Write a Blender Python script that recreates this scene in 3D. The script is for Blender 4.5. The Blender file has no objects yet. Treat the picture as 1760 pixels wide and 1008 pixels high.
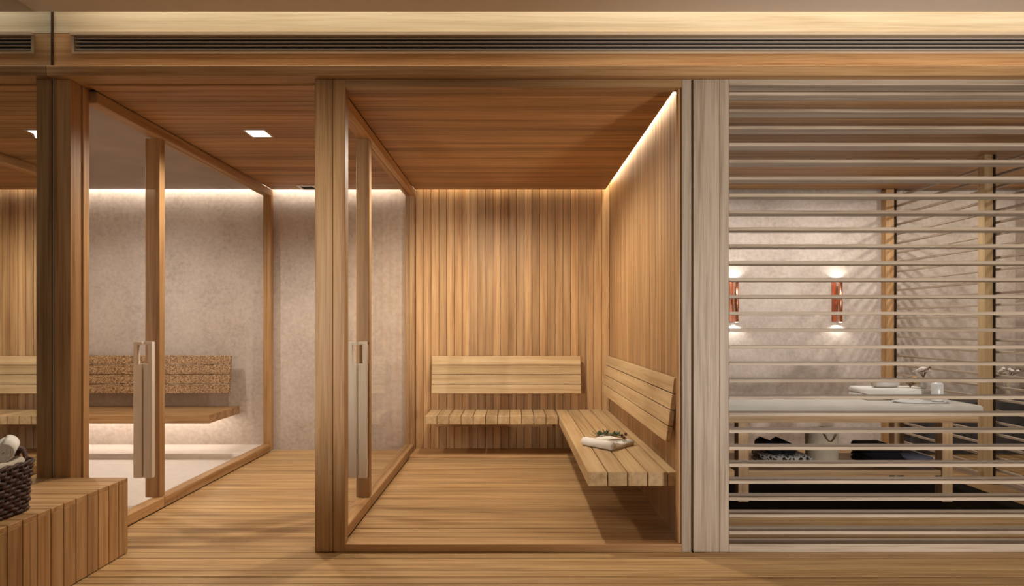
import bpy, bmesh, math, random
from mathutils import Vector, Matrix
random.seed(11)
sc = bpy.context.scene
COL = sc.collection
PI = math.pi

# ------------------------------------------------------------------ camera, world, exposure
CZ = 1.243
cam_d = bpy.data.cameras.new('camera'); cam = bpy.data.objects.new('camera', cam_d); COL.objects.link(cam)
cam.location = (0, 0, CZ); cam.rotation_euler = (PI/2, 0, 0)
cam_d.sensor_width = 36; cam_d.lens = 1000/1760*36; cam_d.shift_y = 54/1760; cam_d.clip_start = .05
sc.camera = cam
sc.view_settings.view_transform = 'Standard'; sc.view_settings.look = 'None'
sc.view_settings.gamma = 1; sc.view_settings.exposure = 0.62; sc.view_settings.use_curve_mapping = False
w = bpy.data.worlds.new('world'); sc.world = w; w.use_nodes = True
w.node_tree.nodes['Background'].inputs[0].default_value = (1.0, .86, .70, 1)
w.node_tree.nodes['Background'].inputs[1].default_value = 0.235

WARM = (1.0, .86, .64); SOFT = (1.0, .94, .82); NEUT = (1.0, .97, .92)
def area(name, loc, rot, sx, sy, watts, color=WARM, spread=PI):
    l = bpy.data.lights.new(name, 'AREA'); l.shape = 'RECTANGLE'; l.size = sx; l.size_y = sy
    l.energy = watts; l.color = color; l.spread = spread
    o = bpy.data.objects.new(name, l); COL.objects.link(o); o.location = loc; o.rotation_euler = rot
    return o
def spot(name, loc, target, watts, angle, blend=.6, radius=.06, color=WARM):
    l = bpy.data.lights.new(name, 'SPOT'); l.energy = watts; l.spot_size = math.radians(angle); l.spot_blend = blend
    l.shadow_soft_size = radius; l.color = color
    o = bpy.data.objects.new(name, l); COL.objects.link(o); o.location = loc
    o.rotation_euler = (Vector(target)-Vector(loc)).to_track_quat('-Z', 'Y').to_euler()
    return o
YF, YB, ZC = 3.17, 5.78, 2.57
# header cove, sauna coves, back-wall coves
area('header_cove_light', (1.0, 3.10, 3.20), (math.radians(6), 0, 0), 6.7, .04, 23, (1, .95, .83))
area('sauna_side_cove_light', (.938, 4.49, 2.67), (0, math.radians(-22), 0), .02, 2.5, 6.5, (1, .88, .66))
area('sauna_back_cove_light', (0, 5.70, 2.66), (math.radians(62), 0, 0), 1.85, .03, 2.0, WARM)
area('corridor_cove_light', (-1.70, 5.70, 2.66), (math.radians(62), 0, 0), 1.3, .03, 3.6, SOFT)
area('steam_cove_light', (-3.5, 5.70, 2.66), (math.radians(62), 0, 0), 2.1, .03, 5.5, SOFT)
area('steam_bench_light', (-3.6, 5.62, .345), (0, 0, 0), 1.75, .03, 1.6, NEUT)
# ceiling lamps, and unseen spots added in the massage room and passage
for dx, dy in ((0, 0), (.045, 0), (-.045, 0), (0, .045), (0, -.045), (.03, .03), (-.03, -.03), (.03, -.03), (-.03, .03)):
    spot('sauna_lamp', (-.2+dx, 4.45+dy, 2.565), (-.2+dx, 4.3+dy, 0), 9.6, 172, .6, 0, SOFT)
spot('corridor_lamp', (-1.755, 4.03, 2.56), (-1.7, 4.0, 0), 82, 160, .6, .05, SOFT)
spot('steam_lamp', (-3.4, 4.4, 2.55), (-3.4, 4.4, 0), 50, 165, .6, .03, NEUT)
for lx in (1.9, 3.0):
    spot('massage_fill', (lx, 4.81, 2.562), (lx, 5.3, .6), 36, 160, .7, .02, NEUT)  # no fittings here; added to brighten the massage room plaster
spot('passage_fill', (4.4, 4.4, 2.55), (4.3, 5.5, .8), 34, 150, .7, .03, SOFT)  # unseen, added to brighten the wall past the side screen
# unseen spots behind the camera, added to light the post and screen fronts
spot('front_fill_warm', (-2.3, -.8, 1.3), (-.92, 3.17, 1.4), 350, 34, 1, .05, SOFT)
spot('front_fill_neutral', (2.62, -1.1, .68), (2.15, 3.17, 1.32), 400, 62, .8, .25, NEUT)

# ------------------------------------------------------------------ materials
def nt(name):
    m = bpy.data.materials.new(name); m.use_nodes = True
    t = m.node_tree; b = t.nodes['Principled BSDF']
    return m, t, b
def N(t, kind, **kw):
    n = t.nodes.new(kind)
    for k, v in kw.items(): setattr(n, k, v)
    return n
def ramp(t, stops):
    r = N(t, 'ShaderNodeValToRGB'); e = r.color_ramp.elements
    e[0].position, e[0].color = stops[0][0], (*stops[0][1], 1)
    e[1].position, e[1].color = stops[-1][0], (*stops[-1][1], 1)
    for p, c in stops[1:-1]:
        x = e.new(p); x.color = (*c, 1)
    return r
def wood(name, axis, dark, mid, light, vary=.35, rough=.5, across=26, spec=.3):
    m, t, b = nt(name)
    L = t.links.new
    tc = N(t, 'ShaderNodeTexCoord'); oi = N(t, 'ShaderNodeObjectInfo')
    mul = N(t, 'ShaderNodeVectorMath', operation='SCALE'); cx = N(t, 'ShaderNodeCombineXYZ')
    cx.inputs[0].default_value = 37; cx.inputs[1].default_value = 61; cx.inputs[2].default_value = 23
    L(cx.outputs[0], mul.inputs[0]); L(oi.outputs['Random'], mul.inputs['Scale'])
    add = N(t, 'ShaderNodeVectorMath', operation='ADD'); L(tc.outputs['Object'], add.inputs[0]); L(mul.outputs[0], add.inputs[1])
    def grain(along, acr, detail):
        mp = N(t, 'ShaderNodeMapping'); s = [acr]*3; s['xyz'.index(axis)] = along
        mp.inputs['Scale'].default_value = s; L(add.outputs[0], mp.inputs['Vector'])
        n = N(t, 'ShaderNodeTexNoise'); n.inputs['Scale'].default_value = 1; n.inputs['Detail'].default_value = detail
        n.inputs['Roughness'].default_value = .6; n.inputs['Distortion'].default_value = .25
        L(mp.outputs[0], n.inputs['Vector']); return n
    g1 = grain(.9, across, 4); g2 = grain(2.5, across*5.5, 3)
    mx = N(t, 'ShaderNodeMath', operation='MULTIPLY_ADD'); mx.inputs[1].default_value = .45
    L(g2.outputs[0], mx.inputs[0])
    sb = N(t, 'ShaderNodeMath', operation='MULTIPLY_ADD'); sb.inputs[1].default_value = .75; sb.inputs[2].default_value = -.10
    L(g1.outputs[0], sb.inputs[0]); L(sb.outputs[0], mx.inputs[2])
    r = ramp(t, [(.33, dark), (.50, mid), (.68, light)]); L(mx.outputs[0], r.inputs[0])
    hsv = N(t, 'ShaderNodeHueSaturation'); L(r.outputs[0], hsv.inputs['Color'])
    mr = N(t, 'ShaderNodeMapRange'); mr.inputs['To Min'].default_value = 1-vary*.6; mr.inputs['To Max'].default_value = 1+vary*.4
    L(oi.outputs['Random'], mr.inputs['Value']); L(mr.outputs[0], hsv.inputs['Value'])
    L(hsv.outputs[0], b.inputs['Base Color'])
    bp = N(t, 'ShaderNodeBump'); bp.inputs['Strength'].default_value = .12; bp.inputs['Distance'].default_value = .004
    L(mx.outputs[0], bp.inputs['Height']); L(bp.outputs[0], b.inputs['Normal'])
    b.inputs['Roughness'].default_value = rough; b.inputs['Specular IOR Level'].default_value = spec
    return m
TK = ((.29, .140, .050), (.45, .250, .105), (.55, .34, .160))  # teak
WX, WY, WZ = [wood('teak_along_'+a, a, *TK) for a in 'xyz']
CK = ((.25, .112, .038), (.40, .208, .082), (.50, .285, .122))
WC = wood('ceiling_teak', 'x', *CK, vary=.5)
FK = ((.27, .135, .050), (.47, .280, .120), (.59, .38, .185))
WF = wood('floor_teak', 'x', *FK, vary=.28, rough=.42)
LK = ((.41, .250, .110), (.54, .360, .180), (.63, .45, .245))         # paler bench timber
BX, BY, BZ = [wood('pale_teak_along_'+a, a, *LK, vary=.25) for a in 'xyz']
AK = ((.27, .19, .13), (.44, .34, .25), (.54, .43, .33))              # timber greyed to paint in the cool light on the right-hand frame
AX, AY, AZ = [wood('cool_lit_along_'+a, a, *AK, vary=.15) for a in 'xyz']
LITX = wood('lit_header_timber', 'x', (.46, .35, .21), (.58, .47, .31), (.66, .55, .39), vary=.1)  # cove light's bright wash on the top header board, painted as paler timber
HZ = wood('handle_ash', 'z', (.56, .45, .34), (.68, .57, .45), (.75, .65, .54), vary=.1)
OX = wood('orange_teak', 'x', (.22, .10, .035), (.42, .23, .09), (.55, .33, .15), vary=.2)
TZ = wood('table_oak_z', 'z', (.30, .17, .08), (.46, .29, .15), (.58, .39, .22), vary=.15)
TX = wood('table_oak_x', 'x', (.30, .17, .08), (.46, .29, .15), (.58, .39, .22), vary=.15)
def plain(name, c, rough=.6, metal=0, spec=.5, bump=0, bscale=60, mottle=0, mscale=6):
    m, t, b = nt(name); b.inputs['Base Color'].default_value = (*c, 1)
    b.inputs['Roughness'].default_value = rough; b.inputs['Metallic'].default_value = metal; b.inputs['Specular IOR Level'].default_value = spec
    tc = N(t, 'ShaderNodeTexCoord')
    if mottle:
        n = N(t, 'ShaderNodeTexNoise'); n.inputs['Scale'].default_value = mscale; n.inputs['Detail'].default_value = 6
        t.links.new(tc.outputs['Object'], n.inputs['Vector'])
        r = ramp(t, [(.3, tuple(v*(1-mottle) for v in c)), (.7, tuple(min(1, v*(1+mottle)) for v in c))])
        t.links.new(n.outputs[0], r.inputs[0]); t.links.new(r.outputs[0], b.inputs['Base Color'])
    if bump:
        n = N(t, 'ShaderNodeTexNoise'); n.inputs['Scale'].default_value = bscale; n.inputs['Detail'].default_value = 5
        t.links.new(tc.outputs['Object'], n.inputs['Vector'])
        bp = N(t, 'ShaderNodeBump'); bp.inputs['Strength'].default_value = bump; bp.inputs['Distance'].default_value = .006
        t.links.new(n.outputs[0], bp.inputs['Height']); t.links.new(bp.outputs[0], b.inputs['Normal'])
    return m
def plaster(name, c1, c2, c3):
    m, t, b = nt(name); tc = N(t, 'ShaderNodeTexCoord'); L = t.links.new
    n = N(t, 'ShaderNodeTexNoise'); n.inputs['Scale'].default_value = 2.2; n.inputs['Detail'].default_value = 8; n.inputs['Roughness'].default_value = .65
    n2 = N(t, 'ShaderNodeTexNoise'); n2.inputs['Scale'].default_value = 26; n2.inputs['Detail'].default_value = 6; n2.inputs['Roughness'].default_value = .7
    for q in (n, n2): L(tc.outputs['Object'], q.inputs['Vector'])
    a = N(t, 'ShaderNodeMath', operation='MULTIPLY_ADD'); a.inputs[1].default_value = .55
    h = N(t, 'ShaderNodeMath', operation='MULTIPLY'); h.inputs[1].default_value = .45
    L(n.outputs[0], h.inputs[0]); L(n2.outputs[0], a.inputs[0]); L(h.outputs[0], a.inputs[2])
    r = ramp(t, [(.36, c1), (.5, c2), (.62, c3)]); L(a.outputs[0], r.inputs[0]); L(r.outputs[0], b.inputs['Base Color'])
    bp = N(t, 'ShaderNodeBump'); bp.inputs['Strength'].default_value = .35; bp.inputs['Distance'].default_value = .006
    L(n2.outputs[0], bp.inputs['Height']); L(bp.outputs[0], b.inputs['Normal'])
    b.inputs['Roughness'].default_value = .85; b.inputs['Specular IOR Level'].default_value = .15
    return m
PLASTER = plaster('plaster', (.43, .35, .29), (.55, .455, .385), (.62, .53, .46))
def glass(name, tint, f0=.02, k=.55):
    m = bpy.data.materials.new(name); m.use_nodes = True; t = m.node_tree; t.nodes.clear(); L = t.links.new
    o = N(t, 'ShaderNodeOutputMaterial'); mx = N(t, 'ShaderNodeMixShader'); tr = N(t, 'ShaderNodeBsdfTransparent'); gl = N(t, 'ShaderNodeBsdfGlossy')
    tr.inputs[0].default_value = (*tint, 1); gl.inputs['Roughness'].default_value = .015
    lw = N(t, 'ShaderNodeLayerWeight'); lw.inputs[0].default_value = .5
    p = N(t, 'ShaderNodeMath', operation='POWER'); p.inputs[1].default_value = 5; L(lw.outputs['Facing'], p.inputs[0])
    a = N(t, 'ShaderNodeMath', operation='MULTIPLY_ADD'); a.inputs[1].default_value = k; a.inputs[2].default_value = f0; L(p.outputs[0], a.inputs[0])
    L(a.outputs[0], mx.inputs[0]); L(tr.outputs[0], mx.inputs[1]); L(gl.outputs[0], mx.inputs[2]); L(mx.outputs[0], o.inputs[0])
    return m
GLASS = glass('clear_glass', (.985, .975, .965))
GLASSF = glass('front_glass', (.99, .985, .98), .012, .4)
def mirror():
    m = bpy.data.materials.new('tinted_mirror'); m.use_nodes = True; t = m.node_tree; t.nodes.clear()
    o = N(t, 'ShaderNodeOutputMaterial'); g = N(t, 'ShaderNodeBsdfGlossy'); g.inputs['Color'].default_value = (.70, .73, .74, 1); g.inputs['Roughness'].default_value = .01
    t.links.new(g.outputs[0], o.inputs[0]); return m
MIRROR = mirror()
def emis(name, c, s):
    m, t, b = nt(name); b.inputs['Emission Color'].default_value = (*c, 1); b.inputs['Emission Strength'].default_value = s
    b.inputs['Base Color'].default_value = (*c, 1); return m
GLOW = emis('lamp_glow', (1, .92, .80), 7)
DARK = plain('dark_joint_and_shade', (.035, .018, .009), .9, spec=.1)
BLACK = plain('vent_black', (.004, .003, .003), .8, spec=.1)
CEILP = plain('taupe_ceiling_paint', (.78, .68, .57), .8, spec=.15)
STEAMC = plain('steam_ceiling_paint', (.36, .29, .25), .6, spec=.3, mottle=.1, mscale=3)
WHITE = plain('white_terrazzo', (.66, .58, .51), .4, mottle=.06, mscale=30)
BLADE = plain('bronze_blade', (.46, .38, .32), .5)
GRFR = wood('grille_frame', 'x', (.44, .32, .20), (.54, .41, .28), (.62, .49, .35), vary=.1)
WHITEMETAL = plain('white_enamel', (.75, .70, .64), .4)
COPPER = plain('brushed_copper', (.78, .36, .22), .28, metal=1)
LINEN = plain('white_terry', (.84, .79, .71), .95, spec=.1, bump=.6, bscale=220)
CREAM = plain('cream_terry', (.62, .55, .45), .95, spec=.1, bump=.6, bscale=220)
SLATE = plain('dark_slate', (.055, .05, .05), .6, mottle=.3, mscale=8)
CHAR = plain('charcoal_terry', (.014, .014, .016), .95, spec=.1, bump=.5, bscale=200)
GREYBLUE = plain('grey_blue_terry', (.11, .115, .15), .95, spec=.1, bump=.5, bscale=200)
VINYL = plain('pale_vinyl', (.60, .55, .48), .55, mottle=.04)
JUTE = plain('pale_jute', (.50, .42, .31), .9, bump=.8, bscale=140)
CERAM = plain('white_ceramic', (.72, .70, .66), .25)
LEAF = plain('eucalyptus_leaf', (.10, .13, .055), .6, mottle=.4, mscale=40)
STEM = plain('stem_brown', (.16, .09, .045), .8)
CONE = plain('seed_pod', (.13, .05, .025), .7)
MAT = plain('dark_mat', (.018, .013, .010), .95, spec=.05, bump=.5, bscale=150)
PETAL = plain('orchid_petal', (.78, .68, .60), .6)
GOLD = plain('amber_petal', (.60, .36, .08), .5)
RATTAN = plain('dark_rattan', (.075, .036, .026), .6, spec=.4, mottle=.6, mscale=50)
WAX = plain('pale_wax', (.62, .57, .52), .4)
def cork():
    m, t, b = nt('cork_mosaic'); tc = N(t, 'ShaderNodeTexCoord'); L = t.links.new
    v = N(t, 'ShaderNodeTexVoronoi'); v.inputs['Scale'].default_value = 135; L(tc.outputs['Object'], v.inputs['Vector'])
    s = N(t, 'ShaderNodeSeparateColor'); L(v.outputs['Color'], s.inputs[0])
    r = ramp(t, [(.1, (.12, .055, .02)), (.5, (.33, .18, .075)), (.9, (.56, .36, .19))]); L(s.outputs[0], r.inputs[0]); L(r.outputs[0], b.inputs['Base Color'])
    bp = N(t, 'ShaderNodeBump'); bp.inputs['Strength'].default_value = .4; bp.inputs['Distance'].default_value = .004; L(v.outputs['Distance'], bp.inputs['Height']); L(bp.outputs[0], b.inputs['Normal'])
    b.inputs['Roughness'].default_value = .7; return m
CORK = cork()
def patterned():
    m, t, b = nt('floral_dark_terry'); tc = N(t, 'ShaderNodeTexCoord'); L = t.links.new
    v = N(t, 'ShaderNodeTexVoronoi', feature='DISTANCE_TO_EDGE'); v.inputs['Scale'].default_value = 32; L(tc.outputs['Object'], v.inputs['Vector'])
    r = ramp(t, [(.10, (.42, .39, .36)), (.16, (.014, .014, .016))]); L(v.outputs[0], r.inputs[0]); L(r.outputs[0], b.inputs['Base Color'])
    b.inputs['Roughness'].default_value = .95; return m
PATT = patterned()

# ------------------------------------------------------------------ builders
def wloc(o):
    v = Vector(o.location)
    while o.parent: o = o.parent; v += Vector(o.location)
    return v
def put(name, me, loc, parent=None, **props):
    o = bpy.data.objects.new(name, me); COL.objects.link(o)
    o.location = Vector(loc) - (wloc(parent) if parent else Vector())
    if parent: o.parent = parent
    for k, v in props.items(): o[k] = v
    return o
def empty(name, loc, **props): return put(name, None, loc, None, **props)
CACHE = {}
def box(name, x0, x1, y0, y1, z0, z1, mat, parent=None, bev=0., **props):
    d = (round(x1-x0, 4), round(y1-y0, 4), round(z1-z0, 4)); key = (d, mat.name, bev)
    if key not in CACHE:
        bm = bmesh.new(); bmesh.ops.create_cube(bm, size=1); bmesh.ops.scale(bm, vec=d, verts=bm.verts)
        if bev: bmesh.ops.bevel(bm, geom=bm.edges[:], offset=bev, segments=1, affect='EDGES', profile=.5)
        me = bpy.data.meshes.new(name); bm.to_mesh(me); bm.free(); me.materials.append(mat); CACHE[key] = me
    return put(name, CACHE[key], ((x0+x1)/2, (y0+y1)/2, (z0+z1)/2), parent, **props)
def boxes(name, lst, mat, parent=None, bev=0., **props):
    bm = bmesh.new()
    for x0, x1, y0, y1, z0, z1 in lst:
        r = bmesh.ops.create_cube(bm, size=1, matrix=Matrix.Translation(((x0+x1)/2, (y0+y1)/2, (z0+z1)/2)) @ Matrix.Diagonal((x1-x0, y1-y0, z1-z0, 1)))
    if bev: bmesh.ops.bevel(bm, geom=bm.edges[:], offset=bev, segments=1, affect='EDGES', profile=.5)
    return frombm(name, bm, mat, parent, **props)
def frombm(name, bm, mat, parent=None, smooth=False, **props):
    c = Vector((0, 0, 0))
    if len(bm.verts):
        lo = Vector([min(v.co[i] for v in bm.verts) for i in range(3)]); hi = Vector([max(v.co[i] for v in bm.verts) for i in range(3)])
        c = Vector(((lo.x+hi.x)/2, (lo.y+hi.y)/2, lo.z))
    bmesh.ops.translate(bm, verts=bm.verts, vec=-c)
    bmesh.ops.recalc_face_normals(bm, faces=bm.faces)
    me = bpy.data.meshes.new(name); bm.to_mesh(me); bm.free()
    for m in (mat if isinstance(mat, (list, tuple)) else [mat]): me.materials.append(m)
    if smooth:
        for p in me.polygons: p.use_smooth = True
    return put(name, me, c, parent, **props)
def prism(name, prof, axis, a0, a1, mat, parent=None, bev=0., smooth=False, **props):
    """closed profile of 2D points; axis 'x': profile in (y,z); axis 'y': profile in (x,z); axis 'z': (x,y)"""
    bm = bmesh.new()
    def P(p, a): return {'x': (a, p[0], p[1]), 'y': (p[0], a, p[1]), 'z': (p[0], p[1], a)}[axis]
    A = [bm.verts.new(P(p, a0)) for p in prof]; B = [bm.verts.new(P(p, a1)) for p in prof]; n = len(prof)
    bm.faces.new(A); bm.faces.new(B)
    for i in range(n): bm.faces.new((A[i], A[(i+1) % n], B[(i+1) % n], B[i]))
    if bev: bmesh.ops.bevel(bm, geom=bm.edges[:], offset=bev, segments=1, affect='EDGES', profile=.5)
    return frombm(name, bm, mat, parent, smooth, **props)
def tube(bm, pts, rad, n=6, closed=False):
    pts = [Vector(p) for p in pts]; m = len(pts); rings = []
    up = Vector((0, 0, 1))
    for i, p in enumerate(pts):
        a = pts[(i-1) % m] if (closed or i) else p; b = pts[(i+1) % m] if (closed or i < m-1) else p
        d = (b-a).normalized(); u = d.cross(up)
        if u.length < .1: u = d.cross(Vector((1, 0, 0)))
        u.normalize(); v = d.cross(u)
        r = rad[i] if isinstance(rad, (list, tuple)) else rad
        rings.append([bm.verts.new(p + (u*math.cos(2*PI*k/n) + v*math.sin(2*PI*k/n))*r) for k in range(n)])
    for i in range(m if closed else m-1):
        A, B = rings[i], rings[(i+1) % m]
        for k in range(n): bm.faces.new((A[k], A[(k+1) % n], B[(k+1) % n], B[k]))
    if not closed: bm.faces.new(rings[0]); bm.faces.new(rings[-1])
def lathe(bm, c, prof, n=24):
    rings = []
    for r, z in prof: rings.append([bm.verts.new((c[0]+r*math.cos(2*PI*k/n), c[1]+r*math.sin(2*PI*k/n), c[2]+z)) for k in range(n)])
    for A, B in zip(rings, rings[1:]):
        for k in range(n): bm.faces.new((A[k], A[(k+1) % n], B[(k+1) % n], B[k]))
    bm.faces.new(rings[0]); bm.faces.new(rings[-1])
S = dict(kind='structure')
def struct(label, cat): return dict(kind='structure', label=label, category=cat)
PITCH = .0758

# ------------------------------------------------------------------ floor
XL, XR = -2.5, 5.0
fl = boxes('floor', [(XL, XR, -1.2, 5.78, -.08, -.022)], DARK, **struct('plank timber floor running through corridor, sauna and front hall', 'floor'))
def plank_rows(parent, name, y_from, y_to, spans, z0, z1, mat, gap=.005, cut=1.9, bev=.0015):
    n = int(abs(y_to-y_from)/PITCH + .85); sgn = 1 if y_to > y_from else -1
    for i in range(n):
        a = y_from + sgn*i*PITCH; b = a + sgn*PITCH
        b = min(b, y_to) if sgn > 0 else max(b, y_to)
        lo, hi = min(a, b)+gap/2, max(a, b)-gap/2
        for x0, x1 in spans:
            xs = [x0]
            xs.append(x1)
            for u, v in zip(xs, xs[1:]):
                dz = random.choice((0, -.0006, -.0012))
                box(name, u+.0008, v-.0008, lo, hi, z0, z1+dz if z1 <= .001 else z1, mat, parent, bev)
plank_rows(fl, 'floor_plank', YF, .9, [(XL, XR)], -.022, 0, WF)
plank_rows(fl, 'floor_plank', YF, 5.78, [(-2.36, -1.045), (-.955, .985), (1.05, XR)], -.022, 0, WF)
box('steam_floor_slab', -4.6, -2.44, 3.25, 5.78, -.03, 0, WHITE, fl)
box('border_board', -.955, .965, 5.40, 5.755, 0, .018, WX, fl, .003)
prism('curb', [(5.36, 0), (5.36, .025), (5.375, .045), (5.40, .05), (5.78, .05), (5.78, 0)], 'x', -4.6, -2.44, WHITE, fl)

# ------------------------------------------------------------------ ceiling
ce = boxes('ceiling', [(-2.36, .92, 3.25, 5.70, 2.597, 2.63), (1.05, XR, 3.25, 5.70, 2.597, 2.63)], DARK, **struct('dark teak slatted ceiling over corridor, sauna and massage room', 'ceiling'))
plank_rows(ce, 'ceiling_plank', 3.235, 5.72, [(-2.36, -1.045), (-.955, .92), (1.05, XR)], ZC, 2.597, WC, gap=.004)
box('front_ceiling_panel', XL, XR, -1.2, 3.05, 2.883, 2.96, CEILP, ce)
box('steam_ceiling_panel', -4.6, -2.44, 3.25, 5.70, ZC, 2.63, STEAMC, ce)
box('light_block_slab', -4.75, XR, 2.7, 5.9, 3.40, 3.5, CEILP, ce)  # unseen roof, added to block world light above the coves

# ------------------------------------------------------------------ walls
wb = box('wall_back', -4.6, XR, YB, 5.92, 0, 3.4, PLASTER, **struct('pale mottled plaster wall at the back with timber boards behind the sauna', 'wall'))
xs = -.955; nb = 25; bw = (.965+.955)/nb
for i in range(nb):
    box('wall_board', xs+i*bw+.0018, xs+(i+1)*bw-.0018, 5.757, YB, 0, 2.80, WZ, wb, .002)
wm = box('wall_middle', .987, 1.05, 3.30, 5.78, 0, 3.4, DARK, **struct('vertical board wall on the right side of the sauna', 'wall'))
n = int((5.757-3.235)/PITCH)
for i in range(n+1):
    y0 = 3.235+i*PITCH; y1 = min(y0+PITCH, 5.757)
    if y1-y0 > .02: box('wall_board', .965, .987, y0+.0018, y1-.0018, 0, 2.80, WZ, wm, .002)
box('wall_left', -2.66, -2.512, -1.2, YF, 0, 3.4, CEILP, **struct('solid wall behind the tall tinted mirror', 'wall'))
box('wall_front', -4.6, -2.5, YF, 3.25, 0, 3.4, CEILP, **struct('wall between the mirror and the steam room', 'wall'))
box('wall_steam', -4.75, -4.6, YF, 5.92, 0, 3.4, PLASTER, **struct('plaster end wall of the steam room', 'wall'))
box('wall_right', XR, 5.12, -1.2, 5.92, 0, 3.4, PLASTER, **struct('plaster wall past the massage room', 'wall'))
box('baseboard_back', 3.80, XR, 5.55, YB, 0, .50, SLATE, None, .004, **struct('tall dark slate plinth along the plaster wall past the side slat screen', 'baseboard'))

# ------------------------------------------------------------------ header over the fronts
hd = boxes('trim_1', [(XL, XR, YF, 3.235, 2.60, 2.72), (XL, -2.396, YF, 3.235, 2.72, 2.828)], WX, **struct('wide timber header with a long slot, lit from above', 'header'))
box('header_lip', XL, XR, 3.122, 3.30, 2.58, 2.636, WX, hd, .003)
box('upper_fascia', XL, XR, YF, 3.235, 2.831, 3.40, LITX, hd, .001)
vg = empty('ventilation_grille', (1.3, 3.17, 2.72), label='long black linear air grille with thin bronze blades in timber header', category='vent')
boxes('grille_frame', [(-2.396, XR, 3.151, 3.172, 2.814, 2.830), (-2.396, XR, 3.165, 3.19, 2.72, 2.732), (-2.396, -2.384, 3.165, 3.19, 2.732, 2.818)], GRFR, vg)
box('backing', -2.396, XR, 3.225, 3.236, 2.72, 2.828, BLACK, vg)
for z in (2.8045, 2.784, 2.7635, 2.743):
    box('blade', -2.384, XR, 3.172, 3.181, z-.0035, z+.0035, BLADE, vg)

# ------------------------------------------------------------------ posts
p = boxes('trim_2', [(-2.494, -2.406, YF, 3.245, 0, 2.58), (-2.494, -2.412, 3.245, 3.262, 0, 2.58)], WZ, None, .003, **struct('dark timber post beside the mirror, left of the steam room door', 'post'))
box('door_jamb', -2.49, -2.404, 3.262, 3.31, 0, 2.58, WZ, p, .003)
box('trim_3', -1.075, -.979, YF, 3.30, 0, 2.58, WZ, None, .003, **struct('golden timber post between corridor and sauna front', 'post'))
box('trim_4', .989, 1.131, YF, 3.30, 0, 2.58, AZ, None, .003, **struct('broad pale timber post between sauna and slat screen', 'post'))

# ------------------------------------------------------------------ glazed partitions and doors
def partition(gx, rl, rr, ml, mr, wname, dname, lab, wmat):
    wn = empty(wname, (gx, 4.6, 0), **struct(lab+' glass partition in slim timber frame', 'window'))
    y0 = 3.31
    box('top_rail', rl, rr, y0, 5.70, 2.503, ZC, WY, wn, .003)
    box('threshold', rl, rr, y0, 3.955, 0, .07, wmat, wn, .004)
    box('bottom_rail', rl, rr, 3.958, 5.70, 0, .07, wmat, wn, .004)
    box('mullion', ml, mr, 3.94, 4.0, .07, 2.503, WZ, wn, .003)
    box('end_post', rl, rr, 5.70, 5.757, 0, ZC, WZ, wn, .003)
    box('glass_pane', gx-.004, gx+.004, 4.0, 5.70, .07, 2.503, GLASS, wn)
    dn = empty(dname, (gx, 3.6, .07), **struct(lab+' glass door with tall pale timber pull handle', 'door'))
    box('door_glass', gx-.004, gx+.004, 3.315, 3.936, .075, 2.50, GLASS, dn)
    hn = empty('door_handle', (gx, 3.8, .24)); 
    hn.parent = dn; hn.location = Vector((gx, 3.8, .24)) - Vector((gx, 3.6, .07))
    for s in (1, -1):
        a, c, e = gx+s*.006, gx+s*.034, gx+s*.060
        q = lambda u, v: (min(u, v), max(u, v))
        lst = [(*q(a, e), 3.785, 3.815, .243, .985), (*q(c, e), 3.785, 3.815, .985, 1.112), (*q(a, e), 3.785, 3.815, 1.112, 1.13)]
        boxes('pull_plate', lst, HZ, hn)
    return wn, dn
partition(-2.403, -2.44, -2.362, -2.485, -2.386, 'window_1', 'door_1', 'steam room', WY)
partition(-1.006, -1.045, -.957, -1.056, -.966, 'window_2', 'door_2', 'sauna', WY)
wf = empty('window_3', (0, 3.2, 0), **struct('clear fixed glass front of the sauna in flat timber frame', 'window'))
box('jamb', -.976, -.91, YF, 3.235, 0, 2.58, WZ, wf, .003)
box('jamb', .925, .977, YF, 3.225, 0, 2.58, AZ, wf, .003)
box('jamb', .908, .925, 3.185, 3.225, .044, 2.536, WZ, wf, .002)
box('top_rail', -.91, .925, YF, 3.235, 2.536, 2.58, WX, wf, .002)
box('sill', -.91, .925, YF, 3.235, 0, .044, WX, wf, .002)
box('glass_pane', -.91, .908, 3.20, 3.208, .044, 2.536, GLASSF, wf)

# ------------------------------------------------------------------ slat screens
ss = empty('slat_screen', (2.4, 3.2, 0), label='front screen of pale horizontal slats before the massage room', category='screen')
box('side_rail', 1.132, 1.183, YF, 3.255, 0, 2.58, AZ, ss, .003)
box('side_rail', 3.72, 3.78, YF, 3.255, 0, 2.58, AZ, ss, .003)
box('top_rail', 1.183, 3.72, YF, 3.255, 2.547, 2.58, AX, ss, .002)
box('bottom_rail', 1.183, 3.72, YF, 3.255, 0, .046, AX, ss, .002)
SZ = [2.5007 - i*.0921 for i in range(27)]
for z in SZ: box('slat', 1.183, 3.72, YF, 3.255, z-.009, z+.009, AX, ss, .0015)
s2 = empty('slat_screen', (3.75, 4.6, 0), label='side screen of thin receding slats on two posts, right of massage table', category='screen')
box('post', 3.665, 3.745, 5.70, 5.778, 0, ZC, WZ, s2, .003)
box('post', 3.68, 3.745, 4.53, 4.60, 0, ZC, BZ, s2, .003)
box('gap_shade', 3.745, 3.775, 5.71, 5.76, 0, ZC, DARK, s2)  # dark strips paint in the gap shade between posts and slats
box('gap_shade', 3.745, 3.775, 4.54, 4.59, 0, ZC, DARK, s2)
for z in SZ: box('slat', 3.775, 3.80, 3.27, 5.778, z-.009, z+.009, AY, s2, .0015)
box('bottom_rail', 3.775, 3.81, 3.27, 5.55, 0, .046, AY, s2, .002)

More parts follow.
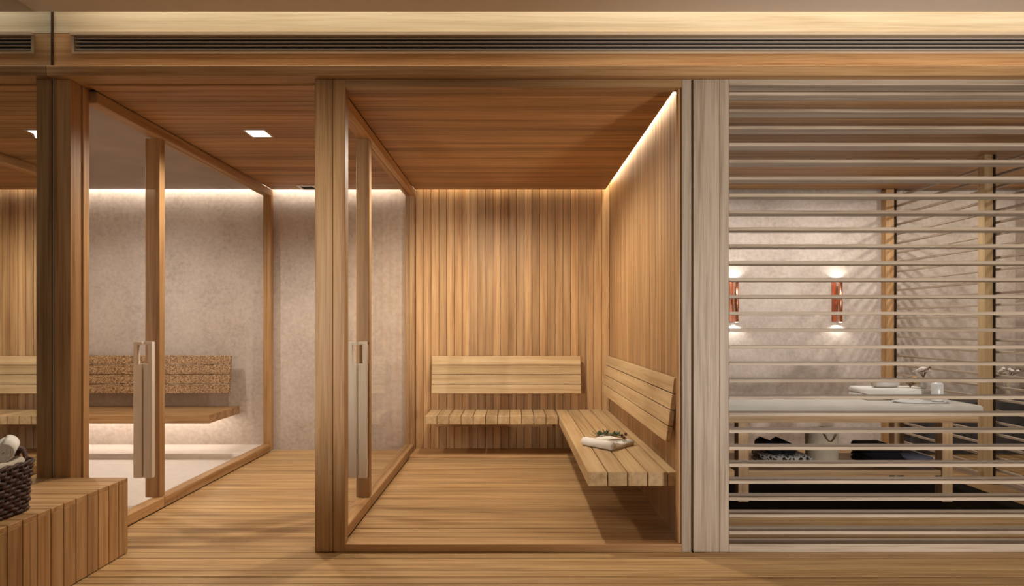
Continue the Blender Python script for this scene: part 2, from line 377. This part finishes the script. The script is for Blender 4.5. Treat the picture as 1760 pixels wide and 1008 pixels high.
# ------------------------------------------------------------------ sauna benches and backrests
b1 = empty('sauna_bench', (-.18, 5.55, .32), label='back sauna bench of short cross boards with a wide tilted backrest', category='bench', group='floating benches in the sauna')
for i in range(11):
    x0 = -.802 + i*.1115
    box('seat_board', x0+.0025, x0+.109, 5.35, 5.757, .322, .402, BY, b1, .003)
box('support_rail', -.75, .40, 5.70, 5.757, .24, .322, WX, b1)
b2 = empty('sauna_bench', (.69, 4.5, .32), label='long sauna bench of lengthwise boards with a receding backrest and folded towel', category='bench', group='floating benches in the sauna')
xx = .430
for wdt in (.114, .114, .114, .114, .058):
    box('seat_board', xx+.003, xx+wdt-.003, 3.31, 5.757, .322, .402, BY, b2, .003); xx += wdt
boxes('support_rail', [(.90, .965, 4.1, 5.70, .27, .322)], WY, b2)
def backrest(pts_lo, pts_hi, axis, a0, a1, mat, par, nrow=4, th=.03, gap=.006, nm='backrest_board'):
    # pts_lo/pts_hi: front-face edge (u,z) at bottom and top; the slab is th thick behind it (+u)
    L_ = Vector(pts_lo); H_ = Vector(pts_hi); d = (H_-L_); nrm = Vector((d.y, -d.x)).normalized()
    if nrm.x < 0: nrm = -nrm
    for i in range(nrow):
        A = L_ + d*(i/nrow) + d.normalized()*gap/2; B = L_ + d*((i+1)/nrow) - d.normalized()*gap/2
        prism(nm, [tuple(A), tuple(B), tuple(B+nrm*th), tuple(A+nrm*th)], axis, a0, a1, mat, par, .002)
r1 = put('backrest', None, (-.05, 5.65, .57), b1)
backrest((5.625, .57), (5.68, .938), 'x', -.78, .668, BX, r1)
for q in [(-.55, -.51, 5.67, 5.757, .66, .84), (.38, .42, 5.67, 5.757, .66, .84)]: box('bracket', *q, DARK, r1)
r2 = put('backrest', None, (.93, 4.5, .57), b2)
backrest((.876, .57), (.925, .940), 'y', 3.315, 5.68, BY, r2, th=.028)
for q in [(.925, .965, 3.8, 3.84, .66, .84), (.925, .965, 5.1, 5.14, .66, .84)]: box('bracket', *q, DARK, r2)

# ------------------------------------------------------------------ steam room
sb = empty('steam_bench', (-3.6, 5.5, .357), label='floating orange timber bench with cork backrest in the steam room, lit from beneath', category='bench')
for i in range(4):
    y0 = 5.198+i*.145; box('seat_board', -4.58, -2.705, y0+.0015, y0+.1435, .357, .432, OX, sb, .003)
box('light_strip', -4.5, -2.76, 5.66, 5.70, .347, .357, GLOW, sb)
sr = put('backrest', None, (-3.6, 5.6, .57), sb, label='speckled cork brown backrest')
backrest((5.60, .575), (5.64, .945), 'x', -4.58, -2.725, CORK, sr, nm='cork_panel')
for q in [(-3.0, -2.96, 5.655, YB-.002, .66, .86), (-4.2, -4.16, 5.655, YB-.002, .66, .86)]: box('bracket', *q, DARK, sr)

# ------------------------------------------------------------------ mirror, wooden bench
mi = prism('wall_mirror', [(.3, 0), (3.168, 0), (3.168, 3.38), (3.055, 3.38), (3.055, 2.883), (.3, 2.883)], 'x', -2.512, -2.5, MIRROR, None, label='tall smoky mirror on the side wall behind the basket bench', category='mirror')
box('edge_strip', -2.5, -2.4955, 3.160, 3.168, 2.640, 3.38, DARK, mi)
wbn = empty('wooden_bench', (-2.29, 2.4, 0), label='boxy slatted timber bench along the mirror, holding the basket', category='bench')
boxes('core', [(-2.495, -2.112, 1.2, 3.165, 0, .385)], DARK, wbn)
for i in range(26):
    y1 = YF-.002 - i*PITCH; y0 = y1-PITCH
    box('top_board', -2.498, -2.09, y0+.0018, y1-.0018, .385, .408, WX, wbn, .002)
    box('side_board', -2.112, -2.09, y0+.0018, y1-.0018, .004, .385, WZ, wbn, .002)

# ------------------------------------------------------------------ basket with towels
bk = empty('woven_basket', (-2.32, 2.43, .408), label='dark woven basket with cream liner on the wooden bench', category='basket')
def rrect(cx, cy, hx, hy, r, n, z):
    out = []
    per = [(hx-r, -hy+r, -90), (hx-r, hy-r, 0), (-hx+r, hy-r, 90), (-hx+r, -hy+r, 180)]
    pts = []
    for (x, y, a) in per:
        for k in range(9):
            t = math.radians(a+k*11.25); pts.append(Vector((cx+x+r*math.cos(t), cy+y+r*math.sin(t), z)))
    L_ = [0]
    for i in range(len(pts)): L_.append(L_[-1]+(pts[(i+1) % len(pts)]-pts[i]).length)
    tot = L_[-1]
    j = 0
    for k in range(n):
        s = tot*k/n
        while L_[j+1] < s: j += 1
        f = (s-L_[j])/max(1e-6, L_[j+1]-L_[j]); out.append(pts[j].lerp(pts[(j+1) % len(pts)], f))
    return out
BC = (-2.300, 2.445); HX, HY = .137, .192
nst = 44; nseg = nst*4
weave = bmesh.new(); stakes = bmesh.new()
rows = 11
for r_ in range(rows):
    z = .408+.012+r_*.0185; fl_ = .012*(r_/rows)
    loop = rrect(*BC, HX+fl_-.006, HY+fl_-.006, .05, nseg, z); pts = []
    for k, pnt in enumerate(loop):
        t = (loop[(k+1) % nseg]-loop[k-1]).normalized(); nr = Vector((t.y, -t.x, 0))
        wv = math.sin(PI*k/4 + (PI if r_ % 2 else 0) + PI/4)
        pts.append(pnt + nr*(wv*.006+random.uniform(-.003, .003)) + Vector((0, 0, random.uniform(-.0035, .0035))))
    tube(weave, pts, .0082, 6, True)
frombm('weave', weave, RATTAN, bk, True)
l0 = rrect(*BC, HX-.006, HY-.006, .05, nst, .410); l1 = rrect(*BC, HX+.006, HY+.006, .05, nst, .625)
for a, b_ in zip(l0, l1): tube(stakes, [a, b_+Vector((0, 0, random.uniform(0, .012)))], .0055, 5)
frombm('stakes', stakes, RATTAN, bk, True)
bmr = bmesh.new()
for q in range(2):
    lp = rrect(*BC, HX+.008, HY+.008, .05, 88, .628); pts = []
    for k, pnt in enumerate(lp):
        pts.append(pnt + Vector((0, 0, .006*math.sin(k*PI/4+q*PI))) + (pnt-Vector((*BC, .628))).normalized()*.005*math.cos(k*PI/4+q*PI))
    tube(bmr, pts, .007, 6, True)
frombm('rim', bmr, RATTAN, bk, True)
# twisted loop handle at the far corner
bmh = bmesh.new()
for q in range(3):
    pts = []
    for k in range(25):
        t = k/24*PI; c = Vector((-2.205-.05*math.cos(t)*.6, 2.615+.01*math.cos(t), .63+.052*math.sin(t)))
        pts.append(c + Vector((.0, .007*math.cos(k*.9+q*2.1), .007*math.sin(k*.9+q*2.1))))
    tube(bmh, pts, .006, 6)
frombm('handle', bmh, RATTAN, bk, True)
# base panel and liner
box('base', BC[0]-.12, BC[0]+.12, BC[1]-.175, BC[1]+.175, .409, .418, RATTAN, bk)
bml = bmesh.new(); rings = []
for hx, hy, z in ((HX+.006, HY-.030, .628), (HX+.008, HY-.028, .640), (HX-.004, HY-.032, .652), (HX-.016, HY-.036, .650), (HX-.03, HY-.05, .632), (HX-.05, HY-.07, .624)):
    n_ = 64; lp = rrect(*BC, hx, hy, .05, n_, z); ring = []
    for k, pnt in enumerate(lp):
        dz = .012*math.sin(k*.55)+.006*math.sin(k*1.3+1) if z < .61 else .003*math.sin(k*.7)
        if pnt.y > BC[1]+.14 and z < .65 and hx > HX: pnt = Vector((pnt.x*.0+pnt.x, pnt.y, pnt.z))
        ring.append(bml.verts.new(pnt+Vector((0, 0, dz))))
    rings.append(ring)
for A, B in zip(rings, rings[1:]):
    for k in range(64): bml.faces.new((A[k], A[(k+1) % 64], B[(k+1) % 64], B[k]))
bml.faces.new(rings[-1])
frombm('liner', bml, CREAM, bk, True)
def rolled_towel(a, b_, r, mat, lab, group):
    a, b_ = Vector(a), Vector(b_); ax = (b_-a).normalized(); u = ax.cross(Vector((0, 0, 1))).normalized(); v = u.cross(ax)
    bm = bmesh.new(); turns = 5.2; n_ = 120; th = r/turns*.86
    prev = None
    sp = []
    for i in range(n_+1):
        t = i/n_*turns; rad = .003+(r-.003-th/2)*t/turns; ang = t*2*PI+.4
        dr = (u*math.cos(ang)+v*math.sin(ang)); sp.append((dr*(rad-th*.42), dr*(rad+th*.42), t/turns))
    rows_ = []
    for inn, out, f in sp:
        off = ax*(.004*(1-f)+random.uniform(-.0008, .0008))
        rows_.append([bm.verts.new(p_) for p_ in (a+inn+off, a+out+off, b_+out-off, b_+inn-off)])
    for A, B in zip(rows_, rows_[1:]):
        for k in range(4): bm.faces.new((A[k], A[(k+1) % 4], B[(k+1) % 4], B[k]))
    bm.faces.new(rows_[0]); bm.faces.new(rows_[-1])
    return frombm('rolled_towel', bm, mat, None, True, label=lab, category='towel', group=group)
rolled_towel((-2.190, 2.50, .688), (-2.285, 2.64, .700), .043, LINEN, 'white towel rolled into a spiral on top of the woven basket', 'rolled towels in the basket')

# ------------------------------------------------------------------ ceiling lamp and vent in the corridor
cl = empty('ceiling_light', (-1.757, 4.03, ZC), label='small square lit recessed downlight in the corridor ceiling', category='light')
def sq(cx, cy, h, t, z0, z1): return [(cx-h, cx+h, cy-h, cy-h+t, z0, z1), (cx-h, cx+h, cy+h-t, cy+h, z0, z1), (cx-h, cx-h+t, cy-h+t, cy+h-t, z0, z1), (cx+h-t, cx+h, cy-h+t, cy+h-t, z0, z1)]
boxes('frame', sq(-1.757, 4.03, .075, .012, ZC-.006, ZC), WHITEMETAL, cl)
box('lamp', -1.82, -1.694, 3.967, 4.093, ZC-.003, ZC, GLOW, cl)
cv = empty('ceiling_vent', (-1.97, 5.62, ZC), label='small square dark vent with white frame in the corridor ceiling near back wall', category='vent')
boxes('frame', sq(-1.97, 5.62, .085, .022, ZC-.008, ZC), WHITEMETAL, cv)
box('grille', -2.041, -1.899, 5.549, 5.691, ZC-.003, ZC, BLACK, cv)

# ------------------------------------------------------------------ towel and sprig on the sauna bench
o0 = Vector((.652, 3.845, .402)); U = Vector((.70, .71, 0)).normalized(); V = Vector((-.69, .72, 0)).normalized()
ft = bmesh.new(); top = []; 
prof = []
for i in range(13): t = math.radians(250-i*17); prof.append((.030+.030*math.cos(t), .029+.029*math.sin(t)))
for q in ((.085, .047), (.115, .036), (.145, .030), (.175, .033), (.21, .040), (.245, .040), (.275, .034), (.287, .022), (.28, .006), (.25, .0), (.15, .0), (.06, .0)): prof.append(q)
lay = []
for j in range(9):
    f = j/8; s = .255*f; sq_ = 1-.25*max(0, abs(f-.5)*2-.8)/.2*.4
    lay.append([ft.verts.new(o0+U*p_[0]+V*s+Vector((0, 0, p_[1]*sq_+(.003*math.sin(f*7+p_[0]*30) if p_[1] > .02 else 0)+.001))) for p_ in prof])
m_ = len(prof)
for A, B in zip(lay, lay[1:]):
    for k in range(m_): ft.faces.new((A[k], A[(k+1) % m_], B[(k+1) % m_], B[k]))
ft.faces.new(lay[0]); ft.faces.new(lay[-1])
tw = frombm('folded_towel', ft, LINEN, None, True, label='white folded towel lying on the long sauna bench', category='towel')
# fold seam of the towel end: thin spiral lip
bms = bmesh.new()
tube(bms, [o0+U*(.030+.020*math.cos(t))+Vector((0, 0, .03+.018*math.sin(t)))-V*.001 for t in [math.radians(200-k*30) for k in range(9)]], .0025, 5)
frombm('fold_edge', bms, CREAM, tw, True)
def leaf(bm, p, d, ln, wd, up=Vector((0, 0, 1))):
    d = d.normalized(); s = d.cross(up)
    if s.length < .05: s = d.cross(Vector((1, 0, 0)))
    s.normalize(); n_ = s.cross(d)
    c = [p, p+d*ln*.35+s*wd*.5+n_*ln*.04, p+d*ln*.7+s*wd*.4, p+d*ln-n_*ln*.06, p+d*ln*.7-s*wd*.4, p+d*ln*.35-s*wd*.5+n_*ln*.04, p+d*ln*.5-n_*ln*.05]
    vs = [bm.verts.new(q) for q in c]
    for a, b_ in ((0, 1), (1, 2), (2, 3), (3, 4), (4, 5), (5, 0)): bm.faces.new((vs[a], vs[b_], vs[6]))
sp = empty('herb_sprig', (.70, 4.1, .44), label='green herb sprig with brown seed pods laid on the folded towel', category='sprig')
bs = bmesh.new(); bl = bmesh.new(); pods = []
a0 = o0+U*.10+V*.21+Vector((0, 0, .056)); a1 = o0+U*.24+V*.03+Vector((0, 0, .049))
tube(bs, [a0, a0.lerp(a1, .5)+Vector((0, 0, .014)), a1], .0025, 5)
for k in range(52):
    f = random.random()**.8; p_ = a0.lerp(a1, f*.75)+Vector((0, 0, .014*math.sin(PI*f*.75)))
    leaf(bl, p_, Vector((random.uniform(-1, 1), random.uniform(-1, 1), random.uniform(.1, .9))), random.uniform(.035, .06), random.uniform(.010, .016))
frombm('stem', bs, STEM, sp, True); frombm('leaves', bl, LEAF, sp, False, kind='stuff')
for q in ((.22, .06, .066), (.25, .05, .075), (.20, .03, .060)):
    bb = bmesh.new(); bmesh.ops.create_uvsphere(bb, u_segments=10, v_segments=8, radius=.011, matrix=Matrix.Translation(o0+U*q[0]+V*q[1]+Vector((0, 0, q[2]))) @ Matrix.Diagonal((1, 1, 1.15, 1)))
    frombm('seed_pod', bb, CONE, sp, True)

# ------------------------------------------------------------------ massage table and its things
mt = empty('massage_table', (2.32, 4.33, .008), label='oak massage table with pale padded top and lower shelf', category='table')
box('mattress', 1.37, 3.265, 4.02, 4.64, .624, .680, VINYL, mt, .012)
boxes('frame', [(1.40, 3.235, 4.035, 4.06, .562, .624), (1.40, 3.235, 4.60, 4.625, .562, .624), (1.40, 1.425, 4.06, 4.60, .562, .624), (3.21, 3.235, 4.06, 4.60, .562, .624), (1.425, 3.21, 4.06, 4.60, .61, .624)], TX, mt)
for x in (1.572, 2.99):
    for y in (4.04, 4.545): box('leg', x, x+.073, y, y+.075, .008, .562, TZ, mt, .003)
for i in range(5):
    y0 = 4.05+i*.114; box('shelf_board', 1.60, 3.035, y0+.001, y0+.112, .19, .227, TX, mt, .002) if 0 < i < 4 else box('shelf_board', 1.647, 2.988, y0+.001, y0+.112, .19, .227, TX, mt, .002)
TT, SH = .680, .227
# folded white towel with roll end on the table
def folded(name, x0, x1, y0, y1, z0, layers, th, mat, label, cat='towel', group=None, taper=0.):
    bm = bmesh.new()
    for i in range(layers):
        a, b_ = z0+i*th, z0+(i+1)*th-.001; r = (b_-a)/2; e = taper*i; pr = []
        for k in range(7): t = math.radians(90+k*30); pr.append((x0+e+r+r*math.cos(t)*1.0, a+r+r*math.sin(t)))
        for k in range(7): t = math.radians(-90+k*30); pr.append((x1-e-r+r*math.cos(t), a+r+r*math.sin(t)))
        A = [bm.verts.new((p_[0], y0+random.uniform(0, .004), p_[1])) for p_ in pr]; B = [bm.verts.new((p_[0], y1-random.uniform(0, .004), p_[1])) for p_ in pr]
        bm.faces.new(A); bm.faces.new(B)
        for k in range(14): bm.faces.new((A[k], A[(k+1) % 14], B[(k+1) % 14], B[k]))
    pr = dict(label=label, category=cat)
    if group: pr['group'] = group
    return frombm(name, bm, mat, None, True, **pr)
folded('folded_towel', 2.63, 3.13, 4.32, 4.55, TT, 2, .042, LINEN, 'white towel folded flat on the massage table beneath the amber flowers')
tr = empty('serving_tray', (2.95, 4.22, TT), label='thin pale oval tray on the massage table', category='tray')
bm = bmesh.new(); lathe(bm, (0, 0, 0), [(.0, .004), (.17, .004), (.20, .012), (.203, .011), (.172, 0.0), (0, 0)], 32)
bmesh.ops.scale(bm, vec=(1, .42, 1), verts=bm.verts); bmesh.ops.translate(bm, verts=bm.verts, vec=(2.95, 4.20, TT)); frombm('tray_dish', bm, CERAM, tr, True)
def upright(name, c, prof, mat, lab, cat, parts=()):
    e = empty(name, c, label=lab, category=cat)
    bm = bmesh.new(); lathe(bm, c, prof, 24); frombm('body', bm, mat, e, True)
    for nm, pf, m2 in parts:
        bm = bmesh.new(); lathe(bm, c, pf, 20); frombm(nm, bm, m2, e, True)
    return e
upright('lotion_bottle', (3.07, 4.20, TT+.005), [(.0, 0), (.034, 0), (.038, .006), (.038, .125), (.032, .135), (.012, .140), (0, .140)], CERAM, 'white cylinder lotion bottle standing on the thin oval tray', 'bottle',
        [('collar', [(0, .140), (.010, .140), (.010, .155), (0, .155)], WAX)])
cd = empty('pillar_candle', (2.85, 4.43, TT+.085), label='pale wax roll lying on the white towel beside amber flowers', category='candle')
bm = bmesh.new(); tube(bm, [(2.76, 4.43, TT+.119), (2.93, 4.43, TT+.119)], .034, 20); frombm('wax_body', bm, WAX, cd, True)
bm = bmesh.new(); tube(bm, [(2.745, 4.43, TT+.119), (2.76, 4.43, TT+.119)], .03, 20); frombm('band', bm, JUTE, cd, True)
def flowers(name, c, lab, cat, petal, count, spread, hgt, dark=True):
    e = empty(name, c, label=lab, category=cat); c = Vector(c)
    st = bmesh.new(); heads = []
    for k in range(count):
        h = c+Vector((random.uniform(-spread, spread), random.uniform(-spread, spread)*.6, hgt*random.uniform(.55, 1)))
        tube(st, [c+Vector((0, 0, .002)), (c*.5+h*.5)+Vector((0, 0, hgt*.12)), h], .002, 5); heads.append(h)
    frombm('stems', st, STEM, e, True)
    for h in heads:
        bm = bmesh.new(); 
        for q in range(6):
            a = q*PI/3+random.random()*.4; leaf(bm, h, Vector((math.cos(a), math.sin(a)*.7-.3, .35+.3*math.sin(a*2))), random.uniform(.034, .048), .032)
        frombm('flower', bm, petal, e)
    if dark:
        for k in range(4):
            p_ = c+Vector((random.uniform(0, spread*1.3), random.uniform(-.02, .02), hgt*random.uniform(.8, 1.25)))
            bb = bmesh.new(); bmesh.ops.create_uvsphere(bb, u_segments=8, v_segments=6, radius=.009, matrix=Matrix.Translation(p_)); tube(bb, [c+Vector((0, 0, hgt*.3)), p_], .0015, 4)
            frombm('berry', bb, CONE, e, True)
    return e
flowers('amber_posy', (3.01, 4.40, TT+.085), 'small amber flower heads on the white towel', 'flowers', GOLD, 7, .045, .05)
upright('bud_vase', (3.07, 4.34, TT+.085), [(0, 0), (.016, 0), (.02, .02), (.012, .06), (.012, .075), (0, .075)], CERAM, 'tiny white bud vase holding pale orchid heads above the massage table', 'vase')
flowers('orchid_posy', (3.07, 4.34, TT+.161), 'pale orchid heads with dark berries above the massage table', 'flowers', PETAL, 6, .05, .065)
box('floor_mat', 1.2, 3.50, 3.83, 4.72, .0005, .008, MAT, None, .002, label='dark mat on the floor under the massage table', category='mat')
# shelf
def dark_roll(a, b_, r, mat, lab): return rolled_towel(a, b_, r, mat, lab, 'dark rolled towels on the table shelf')
folded('folded_towel', 1.80, 2.14, 4.14, 4.38, SH, 2, .038, PATT, 'dark floral patterned folded towel on the left of the table shelf')
dark_roll((1.89, 4.16, SH+.077+.046), (1.87, 4.40, SH+.077+.046), .046, CHAR, 'upper left black towel roll on the patterned towel')
dark_roll((1.985, 4.15, SH+.077+.046), (1.99, 4.40, SH+.077+.046), .046, CHAR, 'second black towel roll, right of the other on the patterned towel')
pot = upright('rope_pot', (2.32, 4.36, SH), [(0, 0), (.098, 0), (.110, .012), (.113, .12), (.108, .225), (.100, .23), (.097, .20), (.0, .20)], JUTE, 'beige round rope pot with hanging loop on the table shelf', 'pot')
bm = bmesh.new(); tube(bm, [(2.28+.085*k/12, 4.36-.113-.006, SH+.215-.055*math.sin(PI*k/12)) for k in range(13)], .0045, 6); frombm('loop_handle', bm, STEM, pot, True)
bm = bmesh.new(); tube(bm, [(2.25, 4.3, SH+.233), (2.32, 4.36, SH+.245), (2.39, 4.38, SH+.236)], [.006, .008, .004], 6); frombm('lid_knot', bm, STEM, pot, True)
folded('folded_towel', 2.56, 2.80, 4.12, 4.40, SH, 2, .030, CHAR, 'black folded towel at the bottom of the right shelf pile', group='folded towels on the shelf right side')
folded('folded_towel', 2.555, 2.77, 4.13, 4.39, SH+.060, 2, .042, CHAR, 'thick black folded towel on top of the right shelf pile', group='folded towels on the shelf right side')
folded('folded_towel', 2.805, 2.985, 4.12, 4.40, SH, 3, .026, GREYBLUE, 'grey blue folded towel by the right leg on the shelf', group='folded towels on the shelf right side')
# flowers past the side screen
upright('slim_vase', (4.80, 5.63, .50), [(0, 0), (.03, 0), (.034, .02), (.022, .12), (.02, .20), (0, .20)], JUTE, 'slim beige vase on the slate plinth past the side screen', 'vase')
flowers('orchid_posy', (4.80, 5.63, .701), 'pale orchid spray in the slim vase past the side screen', 'flowers', PETAL, 9, .13, .10)

# ------------------------------------------------------------------ copper wall sconces
def sconce(x, lab):
    e = empty('wall_sconce', (x, YB, 1.26), label=lab, category='lamp', group='copper up-and-down sconces on the plaster wall')
    box('back_plate', x-.032, x+.012, YB-.012, YB, 1.27, 1.665, COPPER, e, .002)
    bm = bmesh.new(); tube(bm, [(x+.022, 5.715, 1.265), (x+.022, 5.715, 1.672)], .019, 20); frombm('tube_shade', bm, COPPER, e, True)
    boxes('arm', [(x-.01, x+.02, 5.725, YB-.012, 1.44, 1.49)], COPPER, e)
    for z, nm in ((1.6735, 'lamp'), (1.2635, 'lamp')):
        bm = bmesh.new(); lathe(bm, (x+.022, 5.715, z-.0015), [(0, 0), (.015, 0), (.015, .003), (0, .003)], 16); frombm(nm, bm, GLOW, e)
    spot('sconce_up', (x+.022, 5.715, 1.68), (x+.01, 5.765, 1.9), 1.2, 130, .5, .012, NEUT)
    spot('sconce_down', (x+.022, 5.715, 1.257), (x+.01, 5.765, 1.03), 1.3, 130, .5, .012, NEUT)
sconce(3.205, 'copper tube sconce right of centre behind the slat screen')
sconce(2.185, 'copper tube sconce half hidden by the broad pale post')
